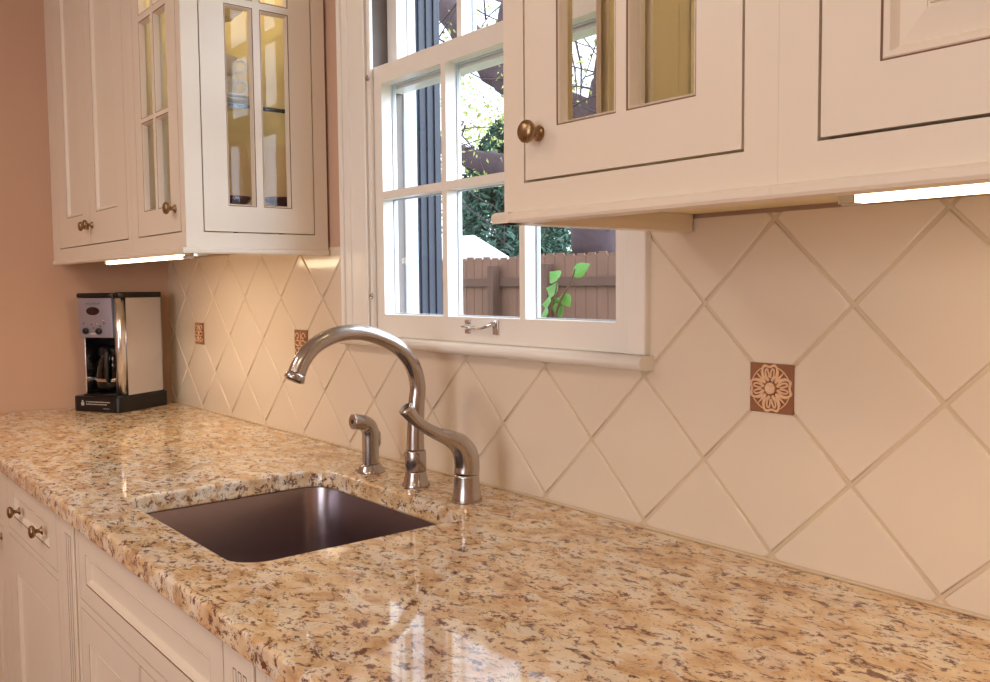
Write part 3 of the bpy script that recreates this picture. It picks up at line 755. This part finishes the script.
# left end unit: one door, knob on the right
r = base_unit(.02, .548, 'cream base cabinet at the far left corner with a single knob showing')
base_box(r, -.118, .548, [(.06, .518, ZD0, -.20), (.06, .518, -.186, -.068)])
door('drawer_front', front(YB), .06+gap, .518-gap, -.186+gap, -.068-gap, [(.115, .465, -.154, -.104)], r, raised=False)
door('door', front(YB), .06+gap, .518-gap, ZD0+gap, -.20-gap, [(.115, .465, ZD0+.055, -.275)], r, raised=True, knob=(.500, -.228))
rel(r)
r = base_unit(.549, 1.06, 'cream base cabinet with a two knob drawer above a panelled door')
base_box(r, .549, 1.06, [(.588, 1.030, ZD0, -.200), (.588, 1.030, -.186, -.068)])
dr = door('drawer', front(YB), .588+gap, 1.030-gap, -.186+gap, -.068-gap, [(.648, .972, -.152, -.100)], r, raised=False, knob=(.712, -.1265))
make_knob(front(YB), (.915, -.1265), dr)
door('door', front(YB), .588+gap, 1.030-gap, ZD0+gap, -.200-gap, [(.648, .962, ZD0+.055, -.278)], r, raised=False)
rel(r)
def flutes(r, x0, x1):
    b = B(); b.T = front(YB); n = 3; wd = (x1-x0)
    b.box(x0, x1, FLOOR+.1, ZBT-.002, .0003, .004, C, .001, 1)
    ob = b.ob('pilaster', r)
    for k in range(n):
        u = x0+wd*(.5+.2*(k-1))
        g = B(); g.T = front(YB)
        g.box(u-.0048, u+.0048, FLOOR+.2, -.088, .0038, .0043, M['glaze'], .0004, 1)
        g.box(u-.0016, u+.0044, FLOOR+.2, -.089, .0042, .0052, C, .0004, 1); g.ob('flute', ob)
r = base_unit(1.061, 1.95, 'cream sink base cabinet with fluted pilasters and a long false drawer front')
base_box(r, 1.061, 1.95, [(1.184, 1.832, -.192, -.068), (1.184, 1.5065, ZD0, -.206), (1.5095, 1.832, ZD0, -.206)])
door('false_drawer_front', front(YB), 1.184+gap, 1.832-gap, -.192+gap, -.068-gap, [(1.226, 1.789, -.158, -.104)], r, raised=False)
door('door', front(YB), 1.184+gap, 1.5065-gap, ZD0+gap, -.206-gap, [(1.230, 1.462, ZD0+.05, -.262)], r, raised=False)
door('door', front(YB), 1.5095+gap, 1.832-gap, ZD0+gap, -.206-gap, [(1.555, 1.787, ZD0+.05, -.262)], r, raised=False)
flutes(r, 1.094, 1.166); flutes(r, 1.852, 1.924)
rel(r)
r = base_unit(1.951, 2.6, 'cream base cabinet running under the counter right of the sink')
base_box(r, 1.951, 3.29, [(1.99, 2.6, ZD0, -.068), (2.64, 3.25, ZD0, -.068)])
door('door', front(YB), 1.99+gap, 2.6-gap, ZD0+gap, -.068-gap, [(2.05, 2.54, ZD0+.055, -.13)], r, raised=False)
door('door', front(YB), 2.64+gap, 3.25-gap, ZD0+gap, -.068-gap, [(2.70, 3.19, ZD0+.055, -.13)], r, raised=False)
rel(r)

# ------------------------------------------------------------------ outside
GZ = -1.25
b = B(); b.box(-40, 20, .18, 40, GZ-.1, GZ, M['grass']); tag(b.ob('ground'), kind='structure')
def fence():
    r = empty('wooden_fence', (-4, 5, GZ), 'weathered brown cedar board fence across the yard', 'fence')
    b = B(); x = -14.; rnd = random.Random(5)
    while x < 3:
        wdt = .135; h = .655+rnd.uniform(-.012, .012)
        b.box(x, x+wdt, 5.0, 5.02, GZ+.02, h-.02, M['fence'], .004, 1)
        b.prism([(x+.02, 5.0), (x+wdt-.02, 5.0), (x+wdt-.02, 5.02), (x+.02, 5.02)], h-.02, h, M['fence']); x += wdt+.008
    b.ob('board_panel', r)
    for z in (.34, -.4):
        b = B(); b.box(-14, 3, 4.955, 4.998, z, z+.09, M['fencer'], .004, 1); b.ob('rail', r)
    for x in (-9.4, -6.9, -4.45, -3.62, -1.1):
        b = B(); b.box(x, x+.09, 4.86, 4.953, GZ, .56, M['fencer'], .004, 1); b.ob('post', r)
    rel(r)
fence()
def leaves(n, fn, size, m, seed, quad=.45):
    b = B(); rnd = random.Random(seed); mi = b.mi(m)
    for _ in range(n):
        p = Vector(fn(rnd)); s_ = size*rnd.uniform(.6, 1.3)
        a = Vector((rnd.gauss(0, 1), rnd.gauss(0, 1), rnd.gauss(0, 1))).normalized()
        c = a.orthogonal().normalized(); c.rotate(Matrix.Rotation(rnd.uniform(0, 6.28), 3, a))
        e = a.cross(c)
        vs = b.vs([p-c*s_, p+e*s_*quad, p+c*s_, p-e*s_*quad]); fc = b.bm.faces.new(vs); fc.material_index = mi
    return b
def big_tree():
    r = empty('large_tree', (-4.45, 6.6, GZ), 'large dark trunked tree behind the fence with spreading bare limbs', 'tree')
    b = B(); rnd = random.Random(2)
    def limb(pts, rad, seg=12): 
        P = smooth_path(pts, 8); R = interp(rad, 8)
        P = [p+Vector((rnd.gauss(0,1), rnd.gauss(0,1), rnd.gauss(0,1)))*R[i]*.06 for i, p in enumerate(P)]
        b.tube(P, R, M['bark'], seg)
    limb([(-4.45, 6.6, GZ), (-4.47, 6.6, 0), (-4.52, 6.6, .9), (-4.5, 6.6, 1.6), (-4.4, 6.6, 2.4), (-4.25, 6.65, 3.2), (-4.2, 6.7, 4.4), (-4.0, 6.8, 6)], [.42, .34, .31, .29, .24, .2, .16, .1], 16)
    b.ob('trunk', r)
    def branch(pts, rad):
        nonlocal b
        b = B(); limb(pts, rad)
        return b
    branch([(-4.5, 6.6, 1.4), (-5.2, 6.55, 1.55), (-6.1, 6.5, 1.9), (-6.9, 6.5, 2.1), (-7.8, 6.4, 2.5), (-8.8, 6.3, 2.9)], [.2, .17, .15, .13, .10, .06]).ob('branch', r)
    branch([(-4.4, 6.6, 2.2), (-5.3, 6.5, 2.6), (-6.15, 6.5, 3.05), (-6.7, 6.5, 3.55), (-7.4, 6.5, 4.3), (-8.4, 6.5, 5.2)], [.22, .2, .19, .2, .19, .12]).ob('branch', r)
    branch([(-6.15, 6.5, 3.05), (-6.0, 6.5, 3.9), (-5.6, 6.5, 5.)], [.13, .11, .08]).ob('branch', r)
    b = B()
    for k in range(130):
        x = rnd.uniform(-9.5, -3.6); z = rnd.uniform(1.6, 4.4)
        p = [Vector((x, 6.4+rnd.uniform(-.4, .4), z))]
        dv = Vector((rnd.uniform(-1, 1), rnd.uniform(-.3, .3), rnd.uniform(-.9, .4))).normalized()
        for q in range(5):
            dv = (dv+Vector((rnd.gauss(0, .25), rnd.gauss(0, .15), rnd.gauss(0, .25)-.06))).normalized(); p.append(p[-1]+dv*rnd.uniform(.15, .4))
        b.tube(p, [.014, .012, .010, .008, .006, .003], M['bark'], 5)
    tw = b.ob('twigs', r); tw['kind'] = 'stuff'
    lv = leaves(4200, lambda q: (q.uniform(-10, -3.4), 6.6+q.gauss(0, .5), 1.7+3.4*q.random()), .035, M['leafy'], 11)
    lo = lv.ob('foliage', r, recalc=False); lo['kind'] = 'stuff'
    rel(r)
big_tree()
def conifer(name, x, y, h, w, n, m, seed, label, cat='tree', zlow=GZ):
    r = empty(name, (x, y, GZ), label, cat)
    b = B(); b.tube([(0, 0, 0), (0, 0, (h-GZ)*.9)], [.12, .02], M['bark'], 10); b.ob('trunk', r)
    def fn(q):
        t = q.random()**1.3; a = q.uniform(0, 6.283); rr_ = w*(1-t)**.7*(.55+.45*q.random())*(1+.18*math.sin(a*5+t*22))
        return (rr_*math.cos(a), rr_*math.sin(a), .1+t*(h-GZ))
    o = leaves(n, fn, .085, m, seed, .3).ob('foliage', r, recalc=False); o['kind'] = 'stuff'
for i, (x, y, h, w, lb) in enumerate((
        (-8.75, 8.6, 2.95, 1.65, 'dense blue green evergreen beyond the fence, left of the others'),
        (-12.9, 13., 3.3, 1.75, 'dense blue green evergreen further back, nearest to the big tree trunk'),
        (-19.5, 14, 2.4, 1.7, 'distant evergreen behind the white roofed shed'))):
    conifer('evergreen_tree', x, y, h, w, 20000 if i < 2 else 3500, M['ever'], 20+i, lb)
def leafy_tree(x, y, h, rad, seed, label):
    r = empty('leafy_tree', (x, y, GZ), label, 'tree')
    b = B(); b.tube(smooth_path([(0, 0, 0), (.1, 0, 2), (-.1, .1, h*.6)]), interp([.2, .16, .08]), M['bark'], 10)
    b.ob('trunk', r)
    rnd = random.Random(seed); cl = [(rnd.uniform(-rad, rad), rnd.uniform(-.6, .6)*rad, h-GZ-rad*.8+rnd.uniform(-1.2, .8)*rad, rnd.uniform(.35, .6)*rad) for _ in range(9)]
    def fn(q):
        c = q.choice(cl); v = Vector((q.gauss(0, 1), q.gauss(0, 1), q.gauss(0, 1))).normalized()*c[3]*q.random()**.4
        return (c[0]+v.x, c[1]+v.y, c[2]+v.z)
    o = leaves(2600, fn, .10, M['leafy'], seed+50).ob('foliage', r, recalc=False); o['kind'] = 'stuff'
leafy_tree(-18, 17, 7, 2.6, 31, 'pale yellow leafed tree far beyond the fence on the left')
leafy_tree(-11, 18.5, 6.5, 2.4, 32, 'pale yellow leafed tree far behind the evergreens')
def shed():
    r = empty('shed', (-7.8, 6.4, GZ), 'white roofed shed beyond the fence on the left', 'shed')
    b = B(); b.box(-9.2, -6.5, 6.15, 6.65, GZ, .72, M['siding']); b.ob('wall', r)
    b = B(); e = (-9.4, -6.32); g = (-9.2, -6.66); y0, ym, y1, z0, z1 = 6.05, 6.4, 6.75, .70, 1.03
    b.loops([[(e[0], y0, z0), (e[1], y0, z0), (e[1], y1, z0), (e[0], y1, z0)], [(e[0], y0, z0+.03), (e[1], y0, z0+.03), (e[1], y1, z0+.03), (e[0], y1, z0+.03)], [(g[0], ym-.02, z1), (g[1], ym-.02, z1), (g[1], ym+.02, z1), (g[0], ym+.02, z1)]], M['siding'], False, True, True)
    b.ob('roof', r)
    rel(r)
shed()
def sapling():
    r = empty('sapling', (.47, 1.25, GZ), 'young sapling with bright green leaves just outside the window', 'plant')
    b = B(); st = smooth_path([(.47, 1.25, GZ), (.42, 1.25, -.4), (.46, 1.22, .09), (.505, 1.2, .26), (.575, 1.2, .36), (.60, 1.2, .41)]); b.tube(st, interp([.012, .009, .006, .0045, .0035, .002]), M['stem'], 8)
    b.tube(smooth_path([(.465, 1.22, .11), (.47, 1.2, .23), (.50, 1.2, .33), (.515, 1.2, .38)]), interp([.004, .0035, .003, .002]), M['stem'], 8)
    b.ob('stem', r)
    dxs = -.085
    # anchor, tip direction, length
    for (x, z, dx, dz, ln, tw) in ((.672, .405, .5, .25, .10, .2), (.60, .385, -.55, .25, .095, .5), (.595, .345, -.75, .1, .10, -.3), (.62, .335, .3, -.6, .07, .6),
                                   (.60, .32, -.2, -.6, .09, .1), (.56, .31, -.8, -.2, .08, .3), (.545, .275, -.7, -.35, .09, -.2), (.53, .25, -.6, -.8, .10, .4), (.585, .30, .2, -.8, .075, 0), (.50, .245, -.25, -1, .09, -.4)):
        d = Vector((dx, .15, dz)).normalized(); nrm = Vector((tw*.5, -1, .45)).normalized(); sd = d.cross(nrm).normalized(); nrm = sd.cross(d)
        lb = B(); base = Vector((x+dxs, 1.2, z-.012)); ln *= .78; R = []
        for k in range(9):
            t = k/8; wv = .43*ln*math.sin(math.pi*t**.75)*(1-.25*t)+.0008
            c = base+d*(ln*t)+nrm*(-.012*math.sin(math.pi*t))
            R.append([tuple(c-sd*wv+nrm*.006*wv/ln*4), tuple(c), tuple(c+sd*wv+nrm*.006*wv/ln*4)])
        lb.loops(R, M['leaf'], True, closed=False)
        o = lb.ob('leaf', r, recalc=False); md = o.modifiers.new('thick', 'SOLIDIFY'); md.thickness = .0006
    rel(r)
sapling()

# ------------------------------------------------------------------ light
w = bpy.data.worlds.new('World'); S.world = w; w.use_nodes = True
nt = w.node_tree; bg = nt.nodes['Background']
sky = nt.nodes.new('ShaderNodeTexNoise'); sky.inputs['Scale'].default_value = 2.2
tc = nt.nodes.new('ShaderNodeTexCoord'); nt.links.new(tc.outputs['Generated'], sky.inputs['Vector'])
rp = nt.nodes.new('ShaderNodeValToRGB'); rp.color_ramp.elements[0].position = .35; rp.color_ramp.elements[0].color = rgb(206, 222, 246); rp.color_ramp.elements[1].position = .65; rp.color_ramp.elements[1].color = rgb(250, 252, 255)
nt.links.new(sky.outputs['Fac'], rp.inputs['Fac']); nt.links.new(rp.outputs['Color'], bg.inputs['Color'])
bg.inputs['Strength'].default_value = 3.2
sl = bpy.data.lights.new('added_sky_sun', 'SUN'); sl.energy = 8.5; sl.color = (.70, .83, 1.); sl.angle = math.radians(60)  # wide soft sun added on top of the sky for bluish window light
so = bpy.data.objects.new('added_sky_sun', sl); COL.objects.link(so)
az, el = math.radians(38), math.radians(32)
so.rotation_euler = Vector((-math.cos(az)*math.cos(el), -math.sin(az)*math.cos(el), -math.sin(el))).to_track_quat('-Z', 'Y').to_euler()
def area(name, loc, size, power, color, rot=(0, 0, 0), sy=None):
    l = bpy.data.lights.new(name, 'AREA'); l.energy = power; l.color = color; l.size = size
    if sy: l.shape = 'RECTANGLE'; l.size_y = sy
    o = bpy.data.objects.new(name, l); o.location = loc; o.rotation_euler = rot; COL.objects.link(o); return o
warm = (1., .84, .68)
area('added_daylight_lamp', (2.7, -3.6, .55), 1.4, 19, (.86, .92, 1.), (math.radians(90), 0, 0), 1.3)  # added area lamp outside the assumed window, fills the room with cool light
area('assumed_ceiling_lamp', (.9, -1.9, 1.50), .5, 13, (1., .90, .80))  # assumed ceiling lamp, unseen and without a fixture, more neutral for the left side
area('assumed_ceiling_lamp', (2.9, -1.7, 1.50), .5, 7.8, (1., .78, .56))  # assumed unseen lamp, warms the right cabinets
area('assumed_ceiling_lamp', (2.0, -2.9, 1.50), .5, 7, warm)  # assumed unseen lamp for general warm room light
area('left_fluorescent', (.55, -.272, .4185), .50, 1.0, (1., .80, .55), (0, 0, 0), .05)
area('right_fluorescent', (2.66, -.25, .4225), .40, .3, (1., .80, .55), (0, 0, 0), .05)
for x in (.85,):
    l = bpy.data.lights.new('cabinet_fill', 'POINT'); l.energy = 1.3; l.color = (1, .90, .70); l.shadow_soft_size = .03  # added point light that brightens the left cabinet interior, no fixture there
    o = bpy.data.objects.new('cabinet_fill', l); o.location = (.945, -.245, 1.28); COL.objects.link(o)
l = bpy.data.lights.new('cabinet_fill', 'POINT'); l.energy = .9; l.color = (1, .90, .68); l.shadow_soft_size = .03  # same added fill inside the right glass cabinet
o = bpy.data.objects.new('cabinet_fill', l); o.location = (2.23, -.17, 1.30); COL.objects.link(o)

# ------------------------------------------------------------------ camera
yaw, pitch, roll, fpx = -.8858, -.0626, -.0090, 891.63
f = Vector((math.sin(yaw)*math.cos(pitch), math.cos(yaw)*math.cos(pitch), math.sin(pitch)))
rt = Vector((math.cos(yaw), -math.sin(yaw), 0)); up = rt.cross(f)
c_, s_ = math.cos(roll), math.sin(roll)
rt, up = c_*rt+s_*up, -s_*rt+c_*up
cam = bpy.data.cameras.new('camera'); cam.sensor_width = 36; cam.lens = fpx*36/990; cam.clip_start = .02; cam.clip_end = 200
co = bpy.data.objects.new('camera', cam); COL.objects.link(co)
mw = Matrix((rt, up, -f)).transposed().to_4x4(); mw.translation = Vector((2.8551, -1.0084, .3559))
co.matrix_world = mw
S.camera = co
for o in list(S.objects):
    if o.parent is None: o.location.z += .924
S.cycles.transparent_max_bounces = 32; S.cycles.max_bounces = 14
S.view_settings.view_transform = 'Standard'; S.view_settings.look = 'None'
S.view_settings.exposure = 0.; S.view_settings.gamma = 1.
S.view_settings.use_curve_mapping = False
S.render.film_transparent = False
